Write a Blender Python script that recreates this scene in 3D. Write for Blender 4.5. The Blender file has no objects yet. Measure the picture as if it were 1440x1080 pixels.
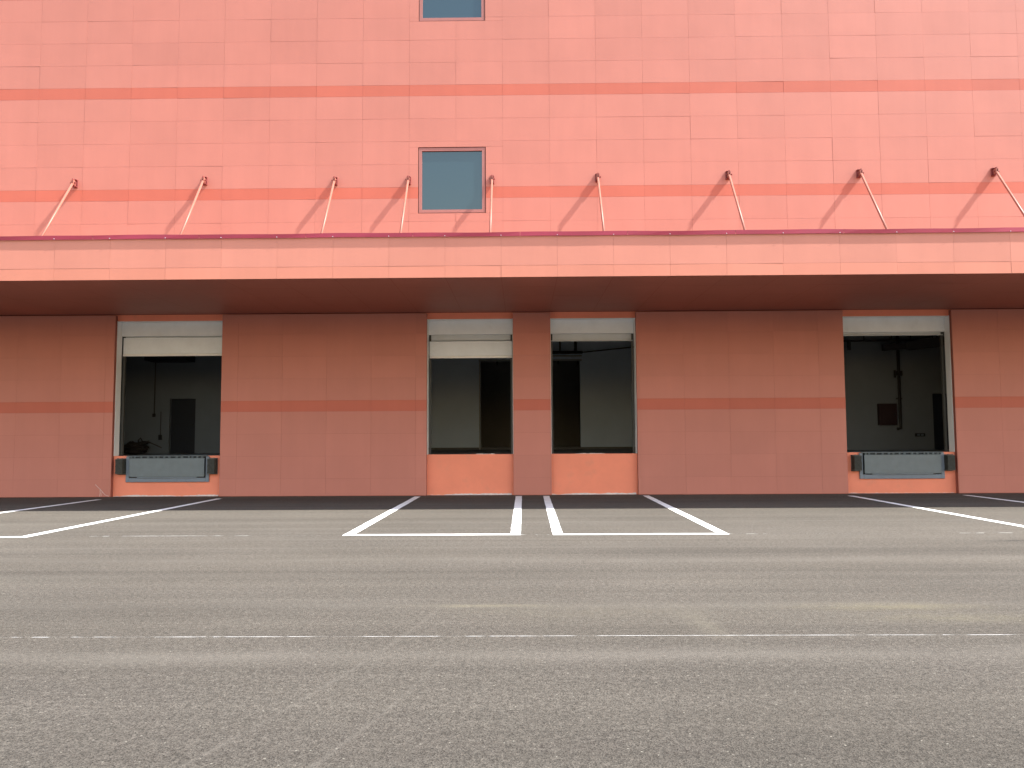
import bpy, math, random
from mathutils import Vector, Matrix
random.seed(7)
R = math.radians
C = bpy.context.scene.collection
scene = bpy.context.scene

# ------------------------------------------------------------------ helpers
class MB:
    """collects simple shapes and links them as one mesh object"""
    def __init__(s): s.v = []; s.f = []; s.t = []
    def quad(s, a, b, c, d, t=0.5):
        n = len(s.v); s.v += [tuple(a), tuple(b), tuple(c), tuple(d)]; s.f.append((n, n+1, n+2, n+3)); s.t.append(t)
    def box(s, x0, x1, y0, y1, z0, z1, t=0.5, bev=0.0):
        if bev > 0:
            b = bev
            # chamfered box: three nested rings along y plus chamfered vertical edges
            def ring(x0, x1, z0, z1, y, c):
                return [(x0+c, y, z0), (x1-c, y, z0), (x1, y, z0+c), (x1, y, z1-c), (x1-c, y, z1), (x0+c, y, z1), (x0, y, z1-c), (x0, y, z0+c)]
            rs = [ring(x0+b, x1-b, z0+b, z1-b, y0, b), ring(x0, x1, z0, z1, y0+b, b), ring(x0, x1, z0, z1, y1-b, b), ring(x0+b, x1-b, z0+b, z1-b, y1, b)]
            n = len(s.v)
            for r in rs: s.v += r
            for i in range(3):
                for k in range(8):
                    k2 = (k+1) % 8
                    s.f.append((n+i*8+k, n+i*8+k2, n+i*8+8+k2, n+i*8+8+k)); s.t.append(t)
            s.f.append(tuple(n+k for k in range(7, -1, -1))); s.t.append(t)
            s.f.append(tuple(n+24+k for k in range(8))); s.t.append(t)
            return
        n = len(s.v)
        s.v += [(x, y, z) for z in (z0, z1) for y in (y0, y1) for x in (x0, x1)]
        for f in ((0,2,3,1),(4,5,7,6),(0,1,5,4),(2,6,7,3),(0,4,6,2),(1,3,7,5)):
            s.f.append(tuple(n+i for i in f)); s.t.append(t)
    def tube(s, pts, r, seg=10, t=0.5, r1=None):
        pts = [Vector(p) for p in pts]; n0 = len(s.v); m = len(pts)
        up = Vector((0.13, 0.21, 0.97)); last = None
        for i, p in enumerate(pts):
            d = (pts[min(i+1, m-1)] - pts[max(i-1, 0)]).normalized()
            a = d.cross(up)
            if a.length < 0.05: a = d.cross(Vector((1, 0, 0)))
            a.normalize(); b = d.cross(a).normalized()
            rr = r if r1 is None else r+(r1-r)*i/(m-1)
            for k in range(seg):
                w = 2*math.pi*k/seg
                s.v.append(tuple(p + a*math.cos(w)*rr + b*math.sin(w)*rr))
        for i in range(m-1):
            for k in range(seg):
                k2 = (k+1) % seg
                s.f.append((n0+i*seg+k, n0+i*seg+k2, n0+(i+1)*seg+k2, n0+(i+1)*seg+k)); s.t.append(t)
        s.f.append(tuple(n0+k for k in range(seg-1, -1, -1))); s.t.append(t)
        s.f.append(tuple(n0+(m-1)*seg+k for k in range(seg))); s.t.append(t)
    def build(s, name, mat, parent=None, smooth=False):
        me = bpy.data.meshes.new(name); me.from_pydata(s.v, [], s.f); me.update()
        at = me.attributes.new('tint', 'FLOAT', 'FACE')
        for i, t in enumerate(s.t): at.data[i].value = t
        if smooth:
            for p in me.polygons: p.use_smooth = True
        me.materials.append(mat)
        o = bpy.data.objects.new(name, me); C.objects.link(o)
        if parent: o.parent = parent
        import bmesh
        bm = bmesh.new(); bm.from_mesh(me); bmesh.ops.recalc_face_normals(bm, faces=bm.faces); bm.to_mesh(me); bm.free()
        return o

def empty(name, label=None, cat=None, loc=(0, 0, 0), group=None):
    o = bpy.data.objects.new(name, None); C.objects.link(o); o.location = loc; o.empty_display_size = .2
    tag(o, label, cat, group); return o
def tag(o, label=None, cat=None, group=None, kind=None):
    if label: o['label'] = label
    if cat: o['category'] = cat
    if group: o['group'] = group
    if kind: o['kind'] = kind
    return o

# ------------------------------------------------------------------ materials
class NT:
    def __init__(s, name):
        s.m = bpy.data.materials.new(name); s.m.use_nodes = True
        s.n = s.m.node_tree.nodes; s.l = s.m.node_tree.links
        s.p = s.n['Principled BSDF']
        s.tc = s.n.new('ShaderNodeTexCoord')
    def node(s, t, **kw):
        n = s.n.new(t)
        for k, v in kw.items(): setattr(n, k, v)
        return n
    def put(s, sock, v):
        if hasattr(v, 'is_output') or isinstance(v, bpy.types.NodeSocket): s.l.new(v, sock)
        else: sock.default_value = v
    def math(s, op, a, b=0.0, c=0.0, clamp=False):
        n = s.node('ShaderNodeMath', operation=op, use_clamp=clamp)
        s.put(n.inputs[0], a); s.put(n.inputs[1], b)
        if op in ('MULTIPLY_ADD', 'SMOOTH_MIN', 'COMPARE'): s.put(n.inputs[2], c)
        return n.outputs[0]
    def mapped(s, scale=(1, 1, 1), loc=(0, 0, 0), rot=(0, 0, 0)):
        n = s.node('ShaderNodeMapping'); s.l.new(s.tc.outputs['Object'], n.inputs[0])
        n.inputs['Location'].default_value = loc; n.inputs['Rotation'].default_value = rot; n.inputs['Scale'].default_value = scale
        return n.outputs[0]
    def noise(s, vec, scale, detail=3, rough=.55, col=False):
        n = s.node('ShaderNodeTexNoise'); s.l.new(vec, n.inputs['Vector'])
        n.inputs['Scale'].default_value = scale; n.inputs['Detail'].default_value = detail; n.inputs['Roughness'].default_value = rough
        return n.outputs['Color' if col else 0]
    def ramp(s, v, lo, hi, a=0.0, b=1.0):
        n = s.node('ShaderNodeMapRange'); n.clamp = True
        s.put(n.inputs[0], v); n.inputs[1].default_value = lo; n.inputs[2].default_value = hi
        s.put(n.inputs[3], a); s.put(n.inputs[4], b); return n.outputs[0]
    def mix(s, f, a, b, bt='MIX'):
        n = s.node('ShaderNodeMix', data_type='RGBA', blend_type=bt)
        s.put(n.inputs[0], f)
        for i, v in ((6, a), (7, b)):
            if isinstance(v, tuple): n.inputs[i].default_value = (*v, 1) if len(v) == 3 else v
            else: s.l.new(v, n.inputs[i])
        return n.outputs[2]
    def scale(s, col, f):
        n = s.node('ShaderNodeVectorMath', operation='SCALE')
        if isinstance(col, tuple): n.inputs[0].default_value = col
        else: s.l.new(col, n.inputs[0])
        s.put(n.inputs['Scale'], f); return n.outputs[0]
    def bump(s, h, strength, dist):
        n = s.node('ShaderNodeBump'); n.inputs['Strength'].default_value = strength; n.inputs['Distance'].default_value = dist
        s.l.new(h, n.inputs['Height']); s.l.new(n.outputs[0], s.p.inputs['Normal'])
    def base(s, v, rough=.6, spec=.4, metal=0.0):
        if isinstance(v, tuple): s.p.inputs['Base Color'].default_value = (*v, 1)
        else: s.l.new(v, s.p.inputs['Base Color'])
        s.put(s.p.inputs['Roughness'], rough); s.p.inputs['Specular IOR Level'].default_value = spec
        s.p.inputs['Metallic'].default_value = metal
        return s.m

def panel_mat(name, col, var=.10, rough=.55, streak=.03):
    t = NT(name)
    a = t.node('ShaderNodeAttribute', attribute_name='tint').outputs['Fac']
    o = t.tc.outputs['Object']
    f = t.ramp(a, 0, 1, 1-var, 1+var)
    n1 = t.ramp(t.noise(o, .9, 3), .3, .7, .97, 1.03)
    n2 = t.ramp(t.noise(t.mapped((3.2, 3.2, .35)), 1.0, 4, .6), .3, .72, 1-streak, 1+streak*.6)
    c = t.scale(col, t.math('MULTIPLY', t.math('MULTIPLY', f, n1), n2))
    # slight chalky hue drift
    c = t.mix(t.ramp(t.noise(o, .35, 2), .35, .7, 0, .09), c, (col[0]*.95, col[1]*1.18, col[2]*1.22))
    t.bump(t.noise(t.mapped((1, 1, 1)), 1.6, 2, .4), .25, .012)
    return t.base(c, rough, .3)

def plain_mat(name, col, rough=.6, var=.08, scale=3.0, spec=.35, metal=0.0, bump=None, dirt=None):
    t = NT(name); o = t.tc.outputs['Object']
    c = t.scale(col, t.ramp(t.noise(o, scale, 4, .6), .3, .7, 1-var, 1+var))
    if dirt: c = t.mix(t.ramp(t.noise(o, dirt[1], 5, .65), dirt[2], dirt[2]+.16, 0, dirt[3]), c, dirt[0])
    if bump: t.bump(t.noise(o, bump[0], 3), bump[1], bump[2])
    return t.base(c, rough, spec, metal)

CLAD = (.470, .176, .133)
M = {}
M['clad'] = panel_mat('red_fibre_panel', CLAD, .042, .55)
M['fascia'] = panel_mat('fascia_panel', (.53, .205, .148), .05, .55)
M['fascia_low'] = panel_mat('fascia_low_panel', (.55, .205, .140), .05, .55)
M['band'] = panel_mat('red_band_panel', (.455, .118, .076), .05, .55)
M['backing'] = plain_mat('dark_red_backing', (.28, .090, .066), .8)
M['orange'] = plain_mat('orange_paint', (.80, .252, .152), .62, .05, 1.6, dirt=((.62, .25, .16), 2.4, .56, .35))
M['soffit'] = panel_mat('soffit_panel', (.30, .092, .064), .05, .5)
M['cap'] = plain_mat('crimson_trim', (.30, .018, .050), .42, .10, .8, .5)
M['strut'] = plain_mat('pink_paint_steel', (.30, .112, .080), .45, .05, 5)
M['bracket'] = plain_mat('red_paint_bracket', (.22, .05, .045), .5, .08, 9)
M['frame'] = plain_mat('dusky_pink_frame', (.33, .135, .115), .45, .04, 4)
M['gap'] = plain_mat('dark_joint', (.10, .02, .02), .9)
M['steelwhite'] = plain_mat('grey_white_sheet_steel', (.70, .755, .80), .5, .05, 2.2, .4, dirt=((.50, .52, .54), 3, .6, .3))
M['jamb'] = plain_mat('white_door_lining', (.78, .80, .82), .5, .04, 2.2, .4)
M['curtain'] = plain_mat('grey_shutter_slats', (.50, .535, .56), .5, .05, 2.2, .4)
M['bar'] = plain_mat('pale_bottom_bar', (.74, .74, .72), .4, .04, 4)
M['rail'] = plain_mat('dark_guide_rail', (.06, .06, .055), .5)
M['level'] = plain_mat('blue_grey_steel', (.125, .155, .168), .48, .08, 5, .5, dirt=((.16, .16, .14), 6, .58, .4))
M['levelframe'] = plain_mat('grey_blue_frame_steel', (.150, .185, .225), .5, .08, 5, .5)
M['black'] = plain_mat('black_gap', (.008, .008, .008), .9)
M['rubber'] = plain_mat('weathered_rubber', (.045, .047, .042), .8, .25, 14, .3, bump=(40, .5, .01))
M['edge'] = plain_mat('bumper_edge_steel', (.09, .088, .08), .55, .15, 10)
M['mortar'] = plain_mat('white_mortar', (.66, .62, .57), .9, .15, 12)
M['splash'] = plain_mat('pale_splash', (.62, .42, .38), .9)
M['conc'] = plain_mat('grey_render', (.40, .40, .37), .85, .06, .8)
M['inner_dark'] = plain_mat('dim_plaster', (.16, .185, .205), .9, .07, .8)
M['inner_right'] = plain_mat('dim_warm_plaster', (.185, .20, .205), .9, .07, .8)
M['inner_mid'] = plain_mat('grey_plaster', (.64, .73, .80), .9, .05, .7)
M['dark_door'] = plain_mat('blue_black_door', (.018, .022, .030), .6)
M['floor'] = plain_mat('screed_floor', (.16, .15, .135), .85, .12, 1.2)
M['pipe'] = plain_mat('dark_pipe', (.03, .026, .022), .6)
M['duct'] = plain_mat('dull_duct', (.05, .046, .042), .7)
M['board'] = plain_mat('maroon_cabinet', (.03, .012, .012), .6)
M['socket'] = plain_mat('black_socket', (.02, .02, .02), .5)
M['roof'] = plain_mat('roof_sheet', (.16, .15, .14), .8)
M['deck'] = plain_mat('canopy_deck', (.30, .12, .09), .8)

def glass_mat():
    t = NT('blue_grey_glass'); o = t.tc.outputs['Object']
    t.base((.018, .035, .042), .035, .5)
    t.p.inputs['Metallic'].default_value = 0
    t.p.inputs['IOR'].default_value = 1.80
    t.p.inputs['Specular Tint'].default_value = (.80, .97, 1.0, 1)
    t.bump(t.noise(o, 1.2, 1), .05, .01)
    return t.m
M['glass'] = glass_mat()

def circle3(a, b, c):
    ax, ay = a; bx, by = b; cx, cy = c
    d = 2*(ax*(by-cy)+bx*(cy-ay)+cx*(ay-by))
    ux = ((ax*ax+ay*ay)*(by-cy)+(bx*bx+by*by)*(cy-ay)+(cx*cx+cy*cy)*(ay-by))/d
    uy = ((ax*ax+ay*ay)*(cx-bx)+(bx*bx+by*by)*(ax-cx)+(cx*cx+cy*cy)*(bx-ax))/d
    return ux, uy, math.hypot(ax-ux, ay-uy)

def asphalt():
    t = NT('asphalt'); o = t.tc.outputs['Object']
    sep = t.node('ShaderNodeSeparateXYZ'); t.l.new(o, sep.inputs[0]); X, Y = sep.outputs[0], sep.outputs[1]
    base = (.0765, .0680, .0566)
    # aggregate
    v1 = t.node('ShaderNodeTexVoronoi'); t.l.new(o, v1.inputs['Vector']); v1.inputs['Scale'].default_value = 125
    g1 = t.node('ShaderNodeSeparateColor'); t.l.new(v1.outputs['Color'], g1.inputs[0])
    v2 = t.node('ShaderNodeTexVoronoi'); t.l.new(t.mapped((1, 1, 1), (3.3, 1.7, 0)), v2.inputs['Vector']); v2.inputs['Scale'].default_value = 48
    g2 = t.node('ShaderNodeSeparateColor'); t.l.new(v2.outputs['Color'], g2.inputs[0])
    grain = t.ramp(g1.outputs[0], 0, 1, .62, 1.36)
    mott = t.ramp(t.noise(o, 22, 4, .65), .28, .72, .66, 1.34)
    f = t.math('MULTIPLY', grain, mott)
    void = t.ramp(t.noise(t.mapped((1, 1, 1), (9, 4, 0)), 80, 2, .6), .34, .43, .28, 1.04)
    f = t.math('MULTIPLY', f, void)
    # lane-wise laying streaks along x
    s1 = t.ramp(t.noise(t.mapped((.035, 1.1, 1)), 1.0, 4, .6), .32, .68, .86, 1.15)
    s2 = t.ramp(t.noise(t.mapped((.10, 5.0, 1), (5, 2, 0)), 1.0, 3, .6), .3, .7, .93, 1.07)
    s3 = t.ramp(t.noise(o, .28, 3, .55), .3, .7, .92, 1.08)
    f = t.math('MULTIPLY', t.math('MULTIPLY', f, s1), t.math('MULTIPLY', s2, s3))
    col = t.scale(base, f)
    col = t.mix(t.ramp(t.noise(t.mapped((.2, .6, 1), (2, 7, 0)), 1, 3), .4, .75, 0, .5), col, (.078, .066, .048), 'MIX')
    col = t.scale(t.mix(.72, col, t.scale(base, f)), 1.0)
    # paler towards the building: dust, plus lens vignetting painted into the colour
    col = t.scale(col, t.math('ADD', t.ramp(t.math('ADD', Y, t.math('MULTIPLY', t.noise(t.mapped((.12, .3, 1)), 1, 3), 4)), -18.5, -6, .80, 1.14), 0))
    # dust strips with soft edges running along the yard
    dust = None
    for y0, w, amp, sc in ((-16.80, .19, .50, .5), (-12.10, .16, .42, .7), (-15.05, .20, .34, .35), (-9.9, .10, .35, .6), (-5.6, .22, .25, .5), (-13.3, .12, .22, .4), (-10.9, .09, .25, .6), (-7.3, .12, .28, .5)):
        yy = t.math('ADD', Y, t.math('MULTIPLY', t.math('SUBTRACT', t.noise(t.mapped((.25, .02, 1), (y0, 0, 0)), 1, 2), .5), .35))
        q = t.math('DIVIDE', t.math('SUBTRACT', yy, y0), w)
        e = t.math('POWER', 2.718, t.math('MULTIPLY', t.math('MULTIPLY', q, q), -1.0))
        e = t.math('MULTIPLY', e, t.ramp(t.noise(t.mapped((sc, .4, 1), (y0*3, 1, 0)), 1, 4, .6), .3, .65, .25*amp, amp))
        dust = e if dust is None else t.math('MAXIMUM', dust, e)
    # tyre arcs
    for (a, b, c), amp in ((((-1.659, -18.751), (-1.205, -17.226), (-.858, -15.59)), .46), (((-1.016, -18.752), (-.767, -17.829), (-.585, -16.774)), .40), (((1.9, -15.9), (1.72, -15.2), (1.3, -14.2)), .12), (((-4.6, -15.2), (-3.9, -13.9), (-3.1, -12.9)), .14)):
        ux, uy, r = circle3(a, b, c)
        dx = t.math('SUBTRACT', X, ux); dy = t.math('SUBTRACT', Y, uy)
        d = t.math('SUBTRACT', t.math('SQRT', t.math('ADD', t.math('MULTIPLY', dx, dx), t.math('MULTIPLY', dy, dy))), r)
        q = t.math('DIVIDE', d, .019)
        e = t.math('POWER', 2.718, t.math('MULTIPLY', t.math('MULTIPLY', q, q), -1.0))
        ys = [a[1], c[1]]
        win = t.math('MULTIPLY', t.ramp(Y, min(ys)-.9, min(ys)-.1), t.ramp(Y, max(ys), max(ys)+.9, 1, 0))
        e = t.math('MULTIPLY', t.math('MULTIPLY', e, win), t.ramp(t.noise(o, 2.3, 4, .7), .35, .65, .2*amp, amp))
        dust = t.math('MAXIMUM', dust, e)
    dust = t.math('MULTIPLY', dust, t.ramp(t.noise(o, 30, 3, .7), .3, .7, .55, 1.3))
    col = t.mix(t.math('MINIMUM', dust, 1.0), col, (.120, .108, .091))
    # sandy patches and one dark patch
    for cx, cy, sx, sy, rot, amp, pc in ((3.46, -15.13, .75, .16, 0, .55, (.135, .118, .074)), (3.9, -15.6, .8, .18, 0, .35, (.13, .115, .075)), (1.55, -15.75, .11, .55, .12, .5, (.125, .112, .085)), (-.37, -15.05, .5, .07, .0, .55, (.15, .132, .09)), (.5, -15.3, 1.5, .35, 0, .22, (.125, .11, .08)), (7.6, -10.35, .5, .09, .06, .65, (.026, .024, .022)), (-6.2, -13.5, 1.2, .25, 0, .25, (.12, .11, .09))):
        dx = t.math('SUBTRACT', X, cx); dy = t.math('SUBTRACT', Y, cy); c_, s_ = math.cos(rot), math.sin(rot)
        u = t.math('DIVIDE', t.math('ADD', t.math('MULTIPLY', dx, c_), t.math('MULTIPLY', dy, s_)), sx)
        w = t.math('DIVIDE', t.math('SUBTRACT', t.math('MULTIPLY', dy, c_), t.math('MULTIPLY', dx, s_)), sy)
        e = t.math('POWER', 2.718, t.math('MULTIPLY', t.math('ADD', t.math('MULTIPLY', u, u), t.math('MULTIPLY', w, w)), -1.0))
        e = t.math('MULTIPLY', e, t.ramp(t.noise(o, 5, 4, .7), .35, .62, .35*amp, amp))
        col = t.mix(t.math('MINIMUM', e, 1.0), col, pc)
    # scattered pale stones and paint flecks
    st = t.math('MULTIPLY', t.math('GREATER_THAN', g2.outputs[1], .985), t.math('LESS_THAN', v2.outputs['Distance'], .30))
    col = t.mix(t.math('MULTIPLY', st, .4), col, (.30, .28, .23))
    t.bump(t.math('ADD', v1.outputs['Distance'], t.noise(o, 45, 3)), .55, .006)
    return t.base(col, .92, .12)
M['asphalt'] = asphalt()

def paint_mat(name, cover):
    t = NT(name); o = t.tc.outputs['Object']
    n = t.noise(o, 38, 4, .7); n2 = t.noise(o, 2.2, 3)
    c = t.scale((.84, .83, .80), t.ramp(n2, .3, .7, .94, 1.04))
    c = t.mix(t.ramp(n, .60, .74, 0, cover), c, (.12, .11, .10))
    return t.base(c, .75, .3)
M['paint'] = paint_mat('white_road_paint', .55)
M['chalk'] = paint_mat('chalk_paint', .9)

# ------------------------------------------------------------------ ground
g = MB(); g.quad((-600, -600, 0), (600, -600, 0), (600, 600, 0), (-600, 600, 0))
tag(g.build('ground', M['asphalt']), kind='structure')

def strip(mb, x0, y0, x1, y1, w, seg=.12, jit=.006, z=.004):
    a = Vector((x0, y0)); b = Vector((x1, y1)); d = b-a; n = max(2, int(d.length/seg)); d.normalize(); nn = Vector((-d.y, d.x))
    L = []
    for i in range(n+1):
        p = a.lerp(b, i/n)
        L.append((p+nn*(w/2+random.uniform(-jit, jit)), p-nn*(w/2+random.uniform(-jit, jit))))
    for i in range(n):
        (p, q), (p2, q2) = L[i], L[i+1]
        mb.quad((p.x, p.y, z), (q.x, q.y, z), (q2.x, q2.y, z), (p2.x, p2.y, z))

def bay(label, xa, xb, y0a, y0b, yf, w=.175):
    mb = MB(); P = [Vector((xa[0], y0a)), Vector((xa[1], yf)), Vector((xb[1], yf)), Vector((xb[0], y0b))]
    L = []
    for k in range(3):
        a, b = P[k], P[k+1]; d = (b-a).normalized(); n = int((b-a).length/.12)
        for i in range(n+(k == 2)):
            p = a.lerp(b, i/n)
            if i == 0 and k > 0: nn = (Vector((-d.y, d.x))+Vector((-pd.y, pd.x))).normalized()*1.414
            else: nn = Vector((-d.y, d.x))
            L.append((p+nn*(w/2+random.uniform(-.006, .006)), p-nn*(w/2+random.uniform(-.006, .006))))
        pd = d
    for p, q in L: mb.v += [(p.x, p.y, .004), (q.x, q.y, .004)]
    for i in range(len(L)-1): mb.f.append((2*i, 2*i+1, 2*i+3, 2*i+2)); mb.t.append(.5)
    o = mb.build('parking_bay_marking', M['paint'])
    tag(o, label, 'bay marking', 'white bay outlines painted in front of the doors')
bay('white painted bay outline on the asphalt running out from the far left loading door', (-11.58, -11.9), (-8.33, -8.36), -.95, -.8, -9.42)
bay('white painted bay outline on the asphalt before the left door of the middle pair', (-2.92, -2.92), (-.085, -.11), -.35, -.35, -9.32)
bay('white painted bay outline on the asphalt before the right door of the middle pair', (.68, .60), (3.46, 3.36), -.35, -.35, -9.34)
bay('white painted bay outline on the asphalt running out from the far right loading door', (8.98, 8.90), (12.13, 12.25), -.75, -.7, -9.30)

def chalk(label, y, x0, x1, wmax, cover, seed):
    # one connected strip whose width thins to nothing where the chalk has worn off
    rnd = random.Random(seed); mb = MB(); x = x0; on = True
    while x < x1:
        dens = cover+.55*math.sin(x*1.1+seed)*math.sin(x*.31+1.3*seed)
        on = rnd.random() < dens if rnd.random() < .5 else on
        w = rnd.uniform(.35, 1)*wmax if on else .0006
        yy = y+.006*math.sin(x*.7)+rnd.uniform(-.0015, .0015)
        mb.v += [(x, yy-w/2, .0035), (x, yy+w/2, .0035)]
        x += rnd.uniform(.02, .11) if on else rnd.uniform(.01, .06)
    for i in range(len(mb.v)//2-1): mb.f.append((2*i, 2*i+2, 2*i+3, 2*i+1)); mb.t.append(.5)
    tag(mb.build('chalk_line', M['chalk']), label, 'chalk line', 'broken setting-out lines on the asphalt')
chalk('thin broken white line across the open asphalt nearest the camera', -16.24, -14, 14, .0062, .60, 3)
chalk('faint dotted line on the asphalt level with the front of the painted bays', -9.36, -16, 16, .016, .22, 5)

# ------------------------------------------------------------------ the building
PX, X0 = 1.283, .818          # cladding module and its origin
BAND, PER, ROW = .315, 2.87, .63875
ZB = 2.73                     # top of the first colour band
UP = -1.5                     # face of the upper facade (lower facade is y = 0)
DOORS = [(-11.76, -8.64), (-2.715, -.2325), (.85, 3.31), (9.24, 12.34)]
SILL, HEAD = 1.165, 5.085
XL, XR = -24.0, 24.0
house = empty('warehouse_building', 'large red panelled warehouse with four open loading doors under a long canopy', 'building', (0, 6, 0))
house_parent_inv = Matrix.Translation((0, -6, 0))
def P(mb, name, mat, parent=None, smooth=False, label=None):
    par = parent or house
    o = mb.build(name, mat, par, smooth)
    o.matrix_parent_inverse = Matrix.Translation((0, -6, 0)) if par is house else Matrix.Identity(4)
    if label: o['label'] = label
    return o

rows = []                     # (z0, z1, is_band)
for k in range(0, 6):
    bt = ZB+PER*k
    rows.append((bt-BAND, bt, True))
    for j in range(4): rows.append((bt+ROW*j, bt+ROW*(j+1), False))
z = ZB-BAND
for zz0, zz1 in ((1.776, z), (1.137, 1.776), (.50, 1.137), (.012, .50)): rows.append((zz0, zz1, False))

def tile(mb, x0, x1, z0, z1, y, gap=.007, tilt=.0013):
    g = lambda: max(.0008, random.gauss(.42, .10)*gap/2)
    x0 += g(); x1 -= g(); z0 += g(); z1 -= g()
    if x1-x0 < .02 or z1-z0 < .02: return
    off = random.uniform(-.0007, .0007); ax = random.gauss(0, tilt); az = random.gauss(0, tilt*.8)
    xc, zc = (x0+x1)/2, (z0+z1)/2
    def yy(x, z): return y+off+ax*(x-xc)+az*(z-zc)
    t = min(1, max(0, random.gauss(.5, .2)))
    a = [(x0, yy(x0, z0), z0), (x1, yy(x1, z0), z0), (x1, yy(x1, z1), z1), (x0, yy(x0, z1), z1)]
    b = [(p[0], y+.018, p[2]) for p in a]
    mb.quad(*a, t=t)
    for i in range(4):
        j = (i+1) % 4; mb.quad(a[i], b[i], b[j], a[j], t=t)

def clad(segs, zlo, zhi, y, holes=()):
    m1 = MB(); bands = []
    for z0, z1, band in rows:
        z0c, z1c = max(z0, zlo), min(z1, zhi)
        if z1c-z0c < .02: continue
        sg = segs
        if band:
            for hx0, hx1, hz0, hz1 in holes:
                if z0c < hz1 and z1c > hz0: sg = [q for c, d in sg for q in ((c, hx0), (hx1, d))]
        for s0, s1 in sg:
            if band: m2 = MB(); bands.append(m2)
            k0 = math.floor((s0-X0)/PX); x = X0+PX*k0
            while x < s1:
                a, b = max(x, s0), min(x+PX, s1); x += PX
                if b-a < .02: continue
                pieces = [(a, b, z0c, z1c)]
                for hx0, hx1, hz0, hz1 in holes:
                    nxt = []
                    for pa, pb, pz0, pz1 in pieces:
                        if pb <= hx0 or pa >= hx1 or pz1 <= hz0 or pz0 >= hz1: nxt.append((pa, pb, pz0, pz1)); continue
                        if pz0 < hz0: nxt.append((pa, pb, pz0, hz0))
                        if pz1 > hz1: nxt.append((pa, pb, hz1, pz1))
                        if pa < hx0: nxt.append((pa, hx0, max(pz0, hz0), min(pz1, hz1)))
                        if pb > hx1: nxt.append((hx1, pb, max(pz0, hz0), min(pz1, hz1)))
                    pieces = nxt
                for pa, pb, pz0, pz1 in pieces:
                    tile(m2 if band else m1, pa, pb, pz0, pz1, y)
    return m1, [q for q in bands if q.v]

segs = []; e = XL
for a, b in DOORS: segs.append((e, a)); e = b
segs.append((e, XR))
a, b = clad(segs, 0, 5.235, 0.0)
P(a, 'cladding', M['clad'], label='shaded red wall panels under the canopy'); [P(q, 'cladding_band', M['band']) for q in b]
WIN = [(-2.782, -.932, 7.742, 9.584), (-2.776, -.938, 13.152, 14.99)]
a, b = clad([(XL, XR)], 6.0, 17.7, UP, WIN)
P(a, 'cladding', M['clad'], label='sunlit salmon wall panels above the canopy'); [P(q, 'cladding_band', M['band']) for q in b]
# backing behind the panels: lower, upper (round the windows)
m = MB()
for s0, s1 in segs: m.box(s0+.003, s1-.003, .012, .148, .0, 5.23)
m.box(XL, XR, UP+.012, UP+.12, 5.31, 7.70); m.box(XL, XR, UP+.012, UP+.12, 9.62, 13.11); m.box(XL, XR, UP+.012, UP+.12, 15.03, 17.7)
for z0, z1 in ((7.70, 9.62), (13.11, 15.03)):
    m.box(XL, -2.82, UP+.012, UP+.12, z0, z1); m.box(-.895, XR, UP+.012, UP+.12, z0, z1)
P(m, 'wall_backing', M['backing'])
# concrete front wall painted orange, seen as dado and lintel in the openings
m = MB(); e = XL
for a, b in DOORS:
    m.box(e, a, .152, .40, 0, 6.1); m.box(a, b, .152, .40, 0, SILL); m.box(a, b, .152, .40, HEAD, 6.1); e = b
m.box(e, XR, .152, .40, 0, 6.1)
P(m, 'front_wall', M['orange'], label='bright orange dado and lintel in the door openings')
# mortar crust at the foot of each dado and crumbs on the sills
rr = random.Random(4)
for a, b in DOORS:
    m = MB(); x = a+.012; h = .02
    while x < b-.02:
        h = min(.045, max(.004, h+rr.uniform(-.012, .012))); d = h*rr.uniform(.8, 1.5)
        m.v += [(x, .1505-d, .006), (x, .1505, .006+h)]; x += rr.uniform(.02, .08)
    for i in range(len(m.v)//2-1): m.f.append((2*i, 2*i+2, 2*i+3, 2*i+1)); m.t.append(.5)
    P(m, 'mortar_line', M['mortar'])
for x0, x1 in ((1.55, 2.35), (-1.3, -.85)):
    m = MB(); x = x0
    while x < x1:
        l = rr.uniform(.03, .12); h = rr.uniform(.006, .022)
        m.box(x, x+l, .17, .2+rr.uniform(0, .06), SILL+.001, SILL+h)
        x += l+rr.uniform(.001, .015)
    P(m, 'mortar_crumbs', M['mortar'])
# splash of cement on the wall foot by the far left door
m = MB()
m.tube([(-12.20, -.004, .36), (-12.12, -.004, .28), (-12.06, -.004, .23), (-11.99, -.004, .15), (-11.90, -.004, .06), (-11.8, -.004, .025)], .009, 5)
m.tube([(-12.06, -.004, .23), (-12.05, -.004, .12), (-12.06, -.004, .02)], .010, 5)
m.tube([(-12.00, -.004, .16), (-12.01, -.004, .03)], .006, 5)
P(m, 'cement_splash', M['splash'])
# body of the building: sides, back, roof, overhang underside
m = MB()
m.box(XL-.2, XL, UP+.02, 26, 5.31, 17.7); m.box(XR, XR+.2, UP+.02, 26, 5.31, 17.7)
m.box(XL-.2, XL, .02, 26, 0, 5.30); m.box(XR, XR+.2, .02, 26, 0, 5.30)
m.box(XL-.2, XR+.2, 26, 26.3, 0, 17.7)
P(m, 'side_wall', M['clad'])
m = MB(); m.box(XL-.3, XR+.3, UP-.06, 26.4, 17.72, 17.95); P(m, 'roof', M['roof'])
m = MB(); m.box(XL, XR, .42, 26, 0, SILL-.012); P(m, 'floor_slab', M['floor'])
m = MB(); m.box(XL, XR, .42, 26, 6.12, 6.35); P(m, 'ceiling', M['conc'])

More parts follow.
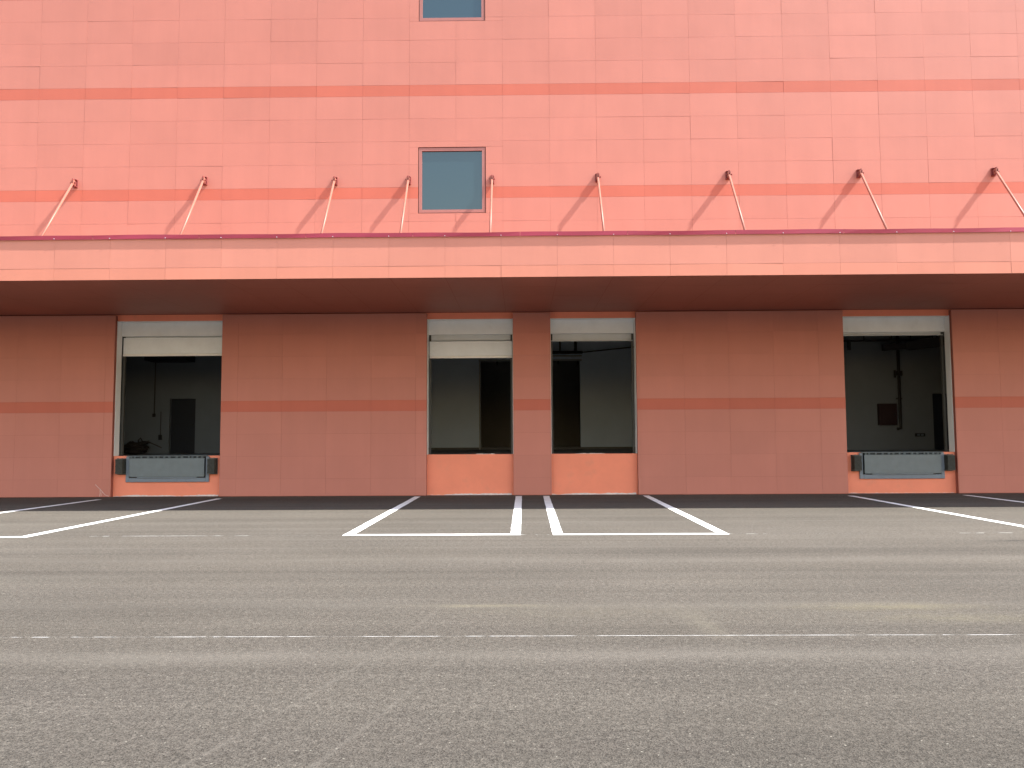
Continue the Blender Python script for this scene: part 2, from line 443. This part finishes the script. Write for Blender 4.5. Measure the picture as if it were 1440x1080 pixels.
# windows
for (x0, x1, z0, z1) in WIN:
    f = MB(); y = UP+.012; w = .085
    xa, xb, za, zb = x0+.017, x1-.017, z0+.017, z1-.017
    for (a, b, c, d) in ((xa, xb, za, za+w), (xa, xb, zb-w, zb), (xa, xa+w, za+w+.001, zb-w-.001), (xb-w, xb, za+w+.001, zb-w-.001)):
        f.box(a, b, y, y+.10, c, d)
    fo = P(f, 'window', M['frame'])
    s = MB()
    s.box(x0-.03, x1+.03, UP+.06, UP+.11, z0-.03, z0+.016); s.box(x0-.03, x1+.03, UP+.06, UP+.11, z1-.016, z1+.03)
    s.box(x0-.03, x0+.016, UP+.06, UP+.11, z0+.0165, z1-.0165); s.box(x1-.016, x1+.03, UP+.06, UP+.11, z0+.0165, z1-.0165)
    P(s, 'shadow_gap', M['gap'], fo)
    q = MB(); q.box(xa+w-.01, xb-w+.01, y+.045, y+.07, za+w-.01, zb-w+.01); P(q, 'pane', M['glass'], fo)
# keep a dark room behind the panes
m = MB(); m.box(-3.2, -.5, UP+.13, UP+.2, 7.3, 15.4); P(m, 'window_lining', M['gap'])

# roller shutters in the four openings
SH = [dict(hood=4.668, top=None, low=4.087, two=False), dict(hood=4.656, top=4.475, low=3.968, two=True),
      dict(hood=4.664, top=4.445, low=None, two=True), dict(hood=4.648, top=4.552, low=None, two=False)]
SL = ['grey roller shutter lowered to a plain panel with a pale bottom edge', 'grey roller shutter lowered furthest, pale lower panel under a darker strip',
      'grey roller shutter rolled up to a narrow strip under its box', 'grey roller shutter fully up, only a dark edge under its box']
for (a, b), d, lab in zip(DOORS, SH, SL):
    h = MB(); h.box(a+.014, b-.014, .36, .46, d['hood'], HEAD-.004, bev=.006)
    h.box(a+.014, b-.014, .348, .359, d['hood']+.004, d['hood']+.03); h.box(a+.014, b-.014, .352, .359, HEAD-.03, HEAD-.006)
    for i in (1, 2):
        x = a+(b-a)*i/3; h.box(x-.004, x+.004, .356, .3595, d['hood']+.03, HEAD-.03)
    ho = P(h, 'roller_shutter', M['steelwhite'], label=lab)
    j = MB()
    j.box(a+.001, a+.013, .12, .399, SILL+.002, HEAD-.002); j.box(b-.013, b-.001, .12, .399, SILL+.002, HEAD-.002)
    j.box(a+.0135, b-.0135, .158, .347, HEAD-.016, HEAD-.003)
    P(j, 'door_jamb', M['jamb'])
    for ra, rb in ((a+.02, a+.075), (b-.075, b-.02)): r = MB(); r.box(ra, rb, .465, .55, SILL, d['hood']+.3); P(r, 'guide_rail', M['rail'], ho)
    c = MB(); top = d['hood']+.25
    end = d['top'] if d['top'] else d['low']
    zz = top
    while zz > end+.02:
        z2 = max(zz-.077, end+.02)
        c.box(a+.05, b-.05, .485, .50, z2+.006, zz); c.box(a+.05, b-.05, .490, .498, z2, z2+.006); zz = z2
    if d['low'] and d['two']:
        c2 = MB(); c2.box(a+.03, b-.03, .440, .463, d['low']+.07, d['top']-.005, bev=.004)
        for q in range(1, 4):
            zq = d['low']+.07+q*(d['top']-d['low']-.075)/4; c2.box(a+.034, b-.034, .437, .4395, zq-.004, zq+.004)
        P(c2, 'shutter_panel', M['steelwhite'], ho, label='paler flat lower panel')
    if not d['two'] and d['low']:
        c2 = MB(); c2.box(a+.03, b-.03, .442, .463, d['low']+.07, d['hood']-.035, bev=.004); P(c2, 'shutter_panel', M['steelwhite'], ho)
    P(c, 'curtain', M['curtain'], ho)
    bb = MB(); lo = d['low'] if d['low'] else d['top']
    bh = .066 if d['low'] else .03
    bb.box(a+.03, b-.03, .432, .475, lo, lo+bh, bev=.008)
    P(bb, 'bottom_bar', M['bar'] if d['low'] else M['curtain'], ho)

# rooms behind the doors
def wall_with_hole(mb, x0, x1, y, z0, z1, hx0, hx1, hz, th=.2):
    mb.box(x0, hx0, y, y+th, z0, z1); mb.box(hx1, x1, y, y+th, z0, z1); mb.box(hx0, hx1, y, y+th, hz, z1)
Z0, Z1 = SILL-.01, 6.115
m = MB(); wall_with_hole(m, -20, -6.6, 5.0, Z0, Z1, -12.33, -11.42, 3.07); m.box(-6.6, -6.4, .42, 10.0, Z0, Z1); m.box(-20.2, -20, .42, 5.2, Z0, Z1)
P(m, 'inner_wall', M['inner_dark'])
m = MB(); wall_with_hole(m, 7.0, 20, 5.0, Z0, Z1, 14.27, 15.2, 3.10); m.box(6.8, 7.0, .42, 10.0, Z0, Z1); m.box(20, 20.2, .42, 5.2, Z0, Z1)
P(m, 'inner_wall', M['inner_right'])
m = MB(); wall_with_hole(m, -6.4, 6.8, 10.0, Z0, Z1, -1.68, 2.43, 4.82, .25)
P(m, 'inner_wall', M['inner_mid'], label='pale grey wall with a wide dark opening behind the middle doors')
m = MB(); m.box(-8, 9, 21, 21.2, Z0, Z1); m.box(-8.2, -8, 10.3, 21, Z0, Z1); m.box(9, 9.2, 10.3, 21, Z0, Z1); P(m, 'inner_wall', M['conc'])
m = MB(); m.box(-1.75, 2.5, 9.92, 9.995, 4.80, 4.86); m.box(-1.75, 2.5, 9.90, 9.995, 4.98, 5.03); m.box(-1.74, -1.685, 9.95, 9.998, Z0, 4.8); P(m, 'opening_trim', M['conc'])
for x0, x1, zt in ((-12.325, -11.425, 3.065), (14.275, 15.195, 3.095)):
    m = MB(); m.box(x0, x1, 5.12, 5.17, Z0+.012, zt, bev=.004)
    d = P(m, 'inner_door', M['dark_door']); k = MB(); k.tube([(x1-.1, 5.06, 2.15), (x1-.1, 5.11, 2.15)], .02, 8); k.tube([(x1-.21, 5.06, 2.15), (x1-.085, 5.06, 2.15)], .012, 8); P(k, 'handle', M['socket'], d)
m = MB(); m.box(-6.39, 6.79, 9.97, 9.998, Z0, Z0+.10); P(m, 'skirting', M['floor'])

# ------------------------------------------------------------------ canopy
cn = empty('canopy', 'long flat canopy with salmon fascia and crimson edge projecting over the loading doors', 'canopy', (0, -2.6, 5.2))
def Q(mb, name, mat, smooth=False, label=None, par=None):
    o = mb.build(name, mat, par or cn, smooth)
    if not par: o.matrix_parent_inverse = Matrix.Translation((0, 2.6, -5.2))
    if label: o['label'] = label
    return o
CF = -5.25; F0, FP = .825, 1.256
CL, CR = -24.0, 24.0
m = MB(); ml = MB()
k = math.floor((CL-F0)/FP); x = F0+FP*k
while x < CR:
    a, b = max(x, CL), min(x+FP, CR); x += FP
    if b-a > .02:
        tile(m, a, b, 5.466, 6.124, CF, .007, .0013); tile(ml, a, b, 5.202, 5.466, CF+.001, .007, .0013)
Q(m, 'fascia', M['fascia'], label='taller upper row of salmon fascia panels'); Q(ml, 'fascia', M['fascia_low'], label='narrow lower row of salmon fascia panels')
m = MB(); m.box(CL, CR, CF+.014, CF+.10, 5.215, 6.105); m.box(CL-.01, CL-.002, CF+.02, UP, 5.23, 6.1); m.box(CR+.002, CR+.01, CF+.02, UP, 5.23, 6.1)
Q(m, 'fascia_backing', M['backing'])
# crimson cap strip, slightly wavy sheet metal in lengths
m = MB(); x = CL; rr = random.Random(9); n = 0; za = 6.213; zb = 6.122
def wob(x): return .006*math.sin(x*1.3)+.005*math.sin(x*2.9+1)
while x < CR:
    x2 = x+.4; j = (int((x-CL)/2.4+.001) != int((x2-CL)/2.4+.001)); xe = x2-.008 if j else x2
    tt = rr.uniform(.3, .7)
    w1, w2 = wob(x), wob(xe)
    f1 = [(x, CF-.035, zb+w1*.5), (xe, CF-.035, zb+w2*.5), (xe, CF-.040+w2*.6, za+w2), (x, CF-.040+w1*.6, za+w1)]
    m.quad(*f1, t=tt)
    m.quad((x, CF-.040+w1*.6, za+w1), (xe, CF-.040+w2*.6, za+w2), (xe, CF+.25, za+w2+.01), (x, CF+.25, za+w1+.01), t=tt)
    m.quad((x, CF-.035, zb+w1*.5), (x, CF-.002, zb+.002), (xe, CF-.002, zb+.002), (xe, CF-.035, zb+w2*.5), t=tt)
    x = x2
Q(m, 'trim_strip', M['cap'])
m = MB(); m.tube([(0, -.006, 0), (0, .006, 0)], .008, 8)
scr = None
for k in range(-10, 11):
    if scr is None: scr = m.build('trim_screw', M['steelwhite'], cn); q = scr
    else: q = scr.copy(); C.objects.link(q)
    q.parent = cn; q.location = (F0+FP*k, CF-.040+2.6-2.6, 6.14); q.matrix_parent_inverse = Matrix.Translation((0, 2.6, -5.2))
# soffit in panels, gently rising to the wall
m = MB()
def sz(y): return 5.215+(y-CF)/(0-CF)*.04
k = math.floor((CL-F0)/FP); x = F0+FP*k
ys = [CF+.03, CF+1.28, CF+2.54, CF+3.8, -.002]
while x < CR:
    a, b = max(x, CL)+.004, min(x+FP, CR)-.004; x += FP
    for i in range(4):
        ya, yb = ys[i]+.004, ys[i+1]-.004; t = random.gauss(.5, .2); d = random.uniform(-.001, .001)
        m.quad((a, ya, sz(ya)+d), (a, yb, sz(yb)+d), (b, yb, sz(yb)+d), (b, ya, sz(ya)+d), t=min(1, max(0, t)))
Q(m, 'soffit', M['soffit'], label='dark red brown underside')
m = MB(); m.box(CL, CR, CF+.11, .40, 5.268, 5.30); Q(m, 'soffit_backing', M['backing'])
m = MB(); m.box(CL, CR, CF+.26, UP-.001, 6.02, 6.10); Q(m, 'roof_deck', M['deck'])

# tie rods
SX = [-12.185, -8.617, -5.041, -3.034, -.760, 2.109, 5.646, 9.188, 12.813]
SLAB = ['pink tie rod at the far left of the row, leaning left',
        'pink tie rod second from the left end, with its long shadow close beside it',
        'pink tie rod third from the left end of the row',
        'upright pink tie rod close beside the left edge of the lower square window',
        'upright pink tie rod close beside the right edge of the lower square window',
        'pink tie rod leaning slightly right, the first one right of the pair flanking the window',
        'pink tie rod third from the right end, casting a slanted shadow to its left',
        'pink tie rod second from the right end of the row, leaning right',
        'pink tie rod at the far right of the row, leaning right most strongly']
SZ = [8.66, 8.70, 8.66, 8.66, 8.66, 8.69, 8.73, 8.74, 8.75]
def make_strut():
    root = empty('tie_rod', SLAB[0], 'tie rod', (0, 0, 0), 'pink tie rods holding up the canopy')
    d = Vector((0, -1, -1.385)).normalized()
    p0 = Vector((0, -.15, -.03))
    L = 2.63/1.385*math.sqrt(1+1.385**2)
    r = MB(); p1 = p0+d*(2.42/1.385)*math.sqrt(1+1.385**2)
    r.tube([p0+d*.04, p1], .0295, 14); r.build('rod', M['strut'], root, True)
    b = MB(); b.box(-.06, .06, -.022, -.002, -.13, .10, bev=.004)
    b.box(-.012, .012, -.19, -.0225, -.115, .075)
    b.box(-.05, .05, -.085, -.0225, -.122, -.110); b.box(-.05, .05, -.085, -.0225, .078, .090)
    for sx in (-.042, .042):
        for sz_ in (-.10, .065): b.tube([(sx, -.04, sz_), (sx, -.02, sz_)], .014, 6)
    br = b.build('wall_bracket', M['bracket'], root)
    c = MB(); c.box(-.034, -.0185, -.205, -.10, -.10, .035); c.box(.0185, .034, -.205, -.10, -.10, .035)
    c.build('clevis', M['strut'], br)
    pn = MB(); pn.tube([(-.075, -.15, -.03), (.075, -.15, -.03)], .016, 8); pn.tube([(.055, -.15, -.03), (.078, -.15, -.03)], .026, 6); pn.build('pin', M['bracket'], br)
    f = MB(); f.box(-.09, .09, p1.y-.12, p1.y+.12, p1.z-.05, p1.z-.035); f.box(-.012, .012, p1.y-.08, p1.y+.08, p1.z-.035, p1.z+.08); f.build('deck_bracket', M['bracket'], root)
    return root
def copy_tree(o, parent=None):
    c = o.copy(); C.objects.link(c); c.parent = parent
    for ch in o.children: copy_tree(ch, c)
    return c
st = make_strut()
for i, x in enumerate(SX):
    o = st if i == 0 else copy_tree(st)
    o.location = (x, UP, SZ[i]); o['label'] = SLAB[i]

# ------------------------------------------------------------------ dock levellers and bumpers
def make_leveller(x, label):
    root = empty('dock_leveller', label, 'dock leveller', (x, 0, 0), 'steel dock levellers in the outer doors')
    f = MB(); w = 1.20; lw = 1.085
    f.box(-w, -lw-.02, .10, .151, .415, 1.15, bev=.004); f.box(lw+.02, w, .10, .151, .415, 1.15, bev=.004); f.box(-lw-.018, lw+.018, .10, .151, .415, .535, bev=.004)
    for sx in (-w+.05, w-.05):
        f.tube([(sx, .088, .64), (sx, .102, .64)], .022, 8); f.tube([(sx, .088, .98), (sx, .102, .98)], .016, 8)
    f.build('frame', M['levelframe'], root)
    k = MB(); k.box(-lw-.018, lw+.018, .135, .150, .537, 1.15); k.build('pit_recess', M['black'], root)
    l = MB(); l.box(-lw, lw, .045, .085, .575, 1.100, bev=.006); l.box(-lw+.02, lw-.02, .055, .08, .562, .574)
    for i in (-1, 0, 1): l.box(i*.7-.02, i*.7+.02, .0856, .13, .60, 1.08)
    l.build('lip_plate', M['level'], root)
    kp = MB(); kp.box(-lw+.23, lw-.23, .06, .12, .538, .561); kp.build('lip_rest', M['levelframe'], root)
    h = MB(); rr = random.Random(2); xx = -lw+.03
    while xx < lw-.05:
        l_ = rr.choice((.04, .05, .06)); h.tube([(xx, .07, 1.126), (xx+l_, .07, 1.126)], .021, 8); xx += l_+rr.choice((.06, .12, .15, .09))
    h.tube([(-lw+.02, .075, 1.126), (lw-.02, .075, 1.126)], .004, 6)
    h.build('hinge', M['level'], root)
    d = MB(); d.box(-w+.05, w-.05, .05, 2.4, 1.152, 1.170); d.build('deck_plate', M['level'], root)
    return root
lv = make_leveller(-10.185, 'blue grey dock leveller with its lip hanging down in the far left door')
l2 = copy_tree(lv); l2.location = (10.82, 0, 0); l2['label'] = 'blue grey dock leveller with its lip hanging down in the far right door'

def make_bumper():
    root = empty('dock_bumper', 'x', 'bumper', (0, 0, 0), 'black laminated rubber bumpers beside the levellers')
    r = MB(); n = 9; z0, z1 = .672, 1.068; rr = random.Random(1)
    for i in range(n):
        a = z0+(z1-z0)*i/n; b = z0+(z1-z0)*(i+1)/n; e = rr.uniform(0, .008)
        r.box(-.105+e, .105-e, -.075-rr.uniform(0, .006), .13, a+.003, b-.003)
    r.box(-.098, .098, -.062, .13, z0, z1)
    r.build('rubber_pad', M['rubber'], root)
    for z in (.655, 1.072):
        p = MB(); p.box(-.112, .112, -.055, .15, z, z+.014); p.build('end_plate', M['edge'], root)
    for sx in (-.06, .06):
        b = MB(); b.tube([(sx, -.01, .64), (sx, -.01, 1.10)], .013, 8); b.tube([(sx, -.01, 1.087), (sx, -.01, 1.108)], .024, 6); b.build('tie_bolt', M['edge'], root)
    p = MB(); p.box(-.115, .115, .1305, .1515, .63, 1.10); p.build('back_plate', M['edge'], root)
    return root
bm_ = make_bumper()
BL = [(-11.505, 'worn black rubber bumper left of the leveller in the far left door'), (-8.865, 'ribbed black rubber bumper right of the leveller in the far left door'),
      (9.51, 'black rubber bumper left of the leveller in the far right door'), (12.13, 'black rubber bumper right of the leveller in the far right door')]
for i, (x, lab) in enumerate(BL):
    o = bm_ if i == 0 else copy_tree(bm_)
    o.location = (x, 0, 0); o['label'] = lab

# ------------------------------------------------------------------ things inside the rooms
m = MB(); rr = random.Random(12); pts = []
for i in range(230):
    w = i*.42; rad = .20+.10*math.sin(i*.37)+rr.uniform(-.03, .03); pts.append((-13.22+1.35*rad*math.cos(w), 4.5+rad*.8*math.sin(w), SILL+.03+.0016*i+.04*math.sin(i*.9)))
m.tube(pts, .026, 6); m.tube([(-13.05, 4.35, 1.50), (-12.7, 4.3, 1.55), (-12.45, 4.3, 1.45), (-12.25, 4.28, 1.36)], .022, 6)
m.tube([(-13.1, 4.4, 1.45), (-13.13, 4.42, 1.62), (-13.05, 4.42, 1.70), (-12.98, 4.42, 1.58)], .022, 6)
m.tube([(-13.4, 4.6, 1.18), (-13.52, 4.6, 1.4), (-13.5, 4.6, 1.58), (-13.38, 4.6, 1.5)], .022, 6)
tag(m.build('hose_coil', M['pipe'], smooth=True), 'dark tangled heap on the floor just inside the far left door', 'hose')
o = empty('electrical_cabinet', 'square dark maroon cabinet on the back wall of the far right bay', 'cabinet', (12.645, 4.99, 2.38))
m = MB(); m.box(-.31, .31, -.16, -.005, -.37, .37, bev=.01); m.build('cabinet_body', M['board'], o)
m = MB(); m.box(-.28, .28, -.175, -.161, -.34, .34, bev=.004); dd = m.build('cabinet_door', M['board'], o); m = MB(); m.box(.2, .23, -.19, -.176, -.06, .06); m.build('handle', M['socket'], dd)
o = empty('wall_socket', 'small black double socket low on the back wall of the far right bay', 'socket', (13.77, 4.99, 1.665))
m = MB(); m.box(-.17, .17, -.05, -.005, -.055, .055, bev=.006); m.build('socket_plate', M['socket'], o)
m = MB(); m.box(-.11, -.02, -.056, -.0505, -.03, .03); m.box(.02, .11, -.056, -.0505, -.03, .03); m.build('outlet', M['inner_dark'], o)
o = empty('water_pipe', 'dark upright pipe running up the back wall of the far right bay', 'pipe', (13.09, 4.9, 1.9))
m = MB(); m.tube([(-.12, 0, -.02), (0, 0, 0), (0, 0, .3), (0, 0, 4.2)], .05, 10); m.build('pipe_run', M['pipe'], o, True)
m = MB(); m.box(-.10, .10, -.09, .09, 1.82, 1.98, bev=.02); m.tube([(-.16, -.05, 1.75), (-.16, -.05, 2.0)], .035, 8); m.build('valve', M['pipe'], o)
for cz in (1.0, 3.0): m = MB(); m.box(-.09, .09, .0, .09, cz, cz+.05); m.build('pipe_clip', M['duct'], o)
o = empty('ventilation_duct', 'dark duct slung under the ceiling of the far right bay', 'duct', (13.6, 4.2, 4.7))
m = MB()
def beam(mb, a, b, w, h):
    a = Vector(a); b = Vector(b); d = (b-a); d.z = 0; d.normalize(); n = Vector((-d.y, d.x, 0))*w/2; u = Vector((0, 0, h/2))
    A = [a-n-u, a+n-u, a+n+u, a-n+u]; B = [b-n-u, b+n-u, b+n+u, b-n+u]
    mb.quad(*A); mb.quad(*B)
    for i in range(4): mb.quad(A[i], A[(i+1) % 4], B[(i+1) % 4], B[i])
beam(m, (-1.2, .3, -.05), (-.3, .3, .0), .22, .2); beam(m, (-.35, .3, .0), (1.2, -1.3, .12), .34, .28); beam(m, (-.5, .3, .12), (-.5, .3, 1.35), .3, .9)
m.build('duct_run', M['duct'], o)
for dx, dy in ((-.9, .3), (.2, -.27), (.9, -1.0)):
    m = MB(); m.tube([(dx, dy, .1), (dx, dy, 1.4)], .016, 6); m.build('hanger', M['pipe'], o)
o = empty('sprinkler_pipe', 'thin dark pipe across the ceiling of the far right bay', 'pipe', (13, 4.6, 5.0))
m = MB(); m.tube([(-2.5, 0, -.1), (2.5, 0, -.1)], .035, 8); m.tube([(-1.72, 0, -.1), (-1.72, 0, -.42)], .06, 8); m.build('pipe_run', M['pipe'], o)
for dx in (-1.2, .4, 1.3): m = MB(); m.tube([(dx, 0, -.1), (dx, 0, 1.1)], .018, 6); m.build('hanger', M['pipe'], o)
o = empty('sprinkler_pipe', 'dark hung pipe high on the grey wall behind the right door of the middle pair', 'pipe', (1.5, 9.5, 5.1))
m = MB(); m.tube([(-4, 0, 0), (1.0, 0, 0)], .06, 10); m.tube([(1.0, 0, 0), (3.6, .25, .28)], .025, 8); m.build('pipe_run', M['pipe'], o, True)
for dx, w in ((-1.6, .02), (.09, .03), (.72, .055), (3.3, .045)): m = MB(); m.tube([(dx, 0, -.05), (dx, 0, 1.0)], w, 8); m.build('hanger', M['pipe'], o)
o = empty('ventilation_duct', 'dull duct seen through the opening behind the middle doors', 'duct', (.6, 14, 5.3))
m = MB(); m.box(-4, 4, -.3, .3, -.14, .3, bev=.02); m.build('duct_run', M['conc'], o)
for dx in (-1.7, -.75, 1.1, 2.0): m = MB(); m.tube([(dx, -.33, -.3), (dx, -.33, .8)], .03, 6); m.build('hanger', M['pipe'], o)
o = empty('ceiling_duct', 'dark box duct at the top of the far left door opening', 'duct', (-12.1, 4.5, 4.55))
m = MB(); m.box(-.75, .68, -.4, .4, -.22, .3, bev=.01); m.build('duct_run', M['dark_door'], o)
for dx in (-.5, .5): m = MB(); m.tube([(dx, 0, .3), (dx, 0, 1.56)], .015, 6); m.build('hanger', M['pipe'], o)
o = empty('wall_conduit', 'thin conduit with a switch box on the back wall of the far left bay', 'conduit', (-12.86, 4.985, 2.5))
m = MB(); m.tube([(0, 0, 0), (0, 0, 3.5)], .018, 6); m.build('pipe_run', M['pipe'], o); m = MB(); m.box(-.05, .05, -.05, .005, -.07, .05, bev=.006); m.build('switch_box', M['socket'], o)
o = empty('socket_box', 'small socket box low on the wall between the heap and the dark inner door', 'socket', (-12.62, 4.985, 1.72))
m = MB(); m.box(-.06, .06, -.05, .005, -.09, .09, bev=.006); m.build('socket_plate', M['socket'], o); m = MB(); m.tube([(0, -.01, .09), (0, -.01, .9)], .014, 6); m.build('pipe_run', M['pipe'], o)

# ------------------------------------------------------------------ light
S = Vector((5.1, -1.0, 6.6)).normalized()
el = math.asin(S.z); az = math.atan2(S.x, S.y)
w = bpy.data.worlds.new('World'); scene.world = w; w.use_nodes = True
nt = w.node_tree; bg = nt.nodes['Background']; sky = nt.nodes.new('ShaderNodeTexSky')
sky.sky_type = 'NISHITA'; sky.sun_disc = False; sky.sun_elevation = el; sky.sun_rotation = az
sky.air_density = 2.0; sky.dust_density = 1.0; sky.ozone_density = 1.0
mx = nt.nodes.new('ShaderNodeMix'); mx.data_type = 'RGBA'; mx.blend_type = 'MULTIPLY'; mx.inputs[0].default_value = 1
mx.inputs[7].default_value = (1.0, .855, .85, 1)      # hazy, slightly warm summer air
nt.links.new(sky.outputs[0], mx.inputs[6]); nt.links.new(mx.outputs[2], bg.inputs['Color']); bg.inputs['Strength'].default_value = .15
ld = bpy.data.lights.new('sun', 'SUN'); ld.energy = 4.0; ld.angle = R(.8); ld.color = (1.0, .985, .93)
lo = bpy.data.objects.new('sun', ld); C.objects.link(lo); lo.rotation_euler = S.to_track_quat('Z', 'Y').to_euler(); lo.location = (30, -20, 40)

# ------------------------------------------------------------------ camera
f, pi_, ya, ro, D, h = 1123.0, R(3.93294), R(.66001981), R(-.29991639), 22.85019, 1.6
cp, sp, cy, sy, cr, sr = math.cos(pi_), math.sin(pi_), math.cos(ya), math.sin(ya), math.cos(ro), math.sin(ro)
Zr = Matrix(((cy, -sy, 0), (sy, cy, 0), (0, 0, 1)))
fw = Zr @ Vector((0, cp, sp)); up = Vector((0, -sp, cp)); rt = Vector((1, 0, 0))
r2 = Zr @ (cr*rt+sr*up); u2 = Zr @ (-sr*rt+cr*up)
cd = bpy.data.cameras.new('camera'); co = bpy.data.objects.new('camera', cd); C.objects.link(co)
cd.sensor_width = 36; cd.lens = f/1440*36; cd.clip_start = .05; cd.clip_end = 3000
mw = Matrix.Identity(4)
for i in range(3): mw[i][0] = r2[i]; mw[i][1] = u2[i]; mw[i][2] = -fw[i]
mw[0][3], mw[1][3], mw[2][3] = 0, -D, h
co.matrix_world = mw
scene.camera = co
vs = scene.view_settings; vs.view_transform = 'Standard'; vs.look = 'None'; vs.gamma = 1; vs.use_curve_mapping = False
vs.exposure = 1.76
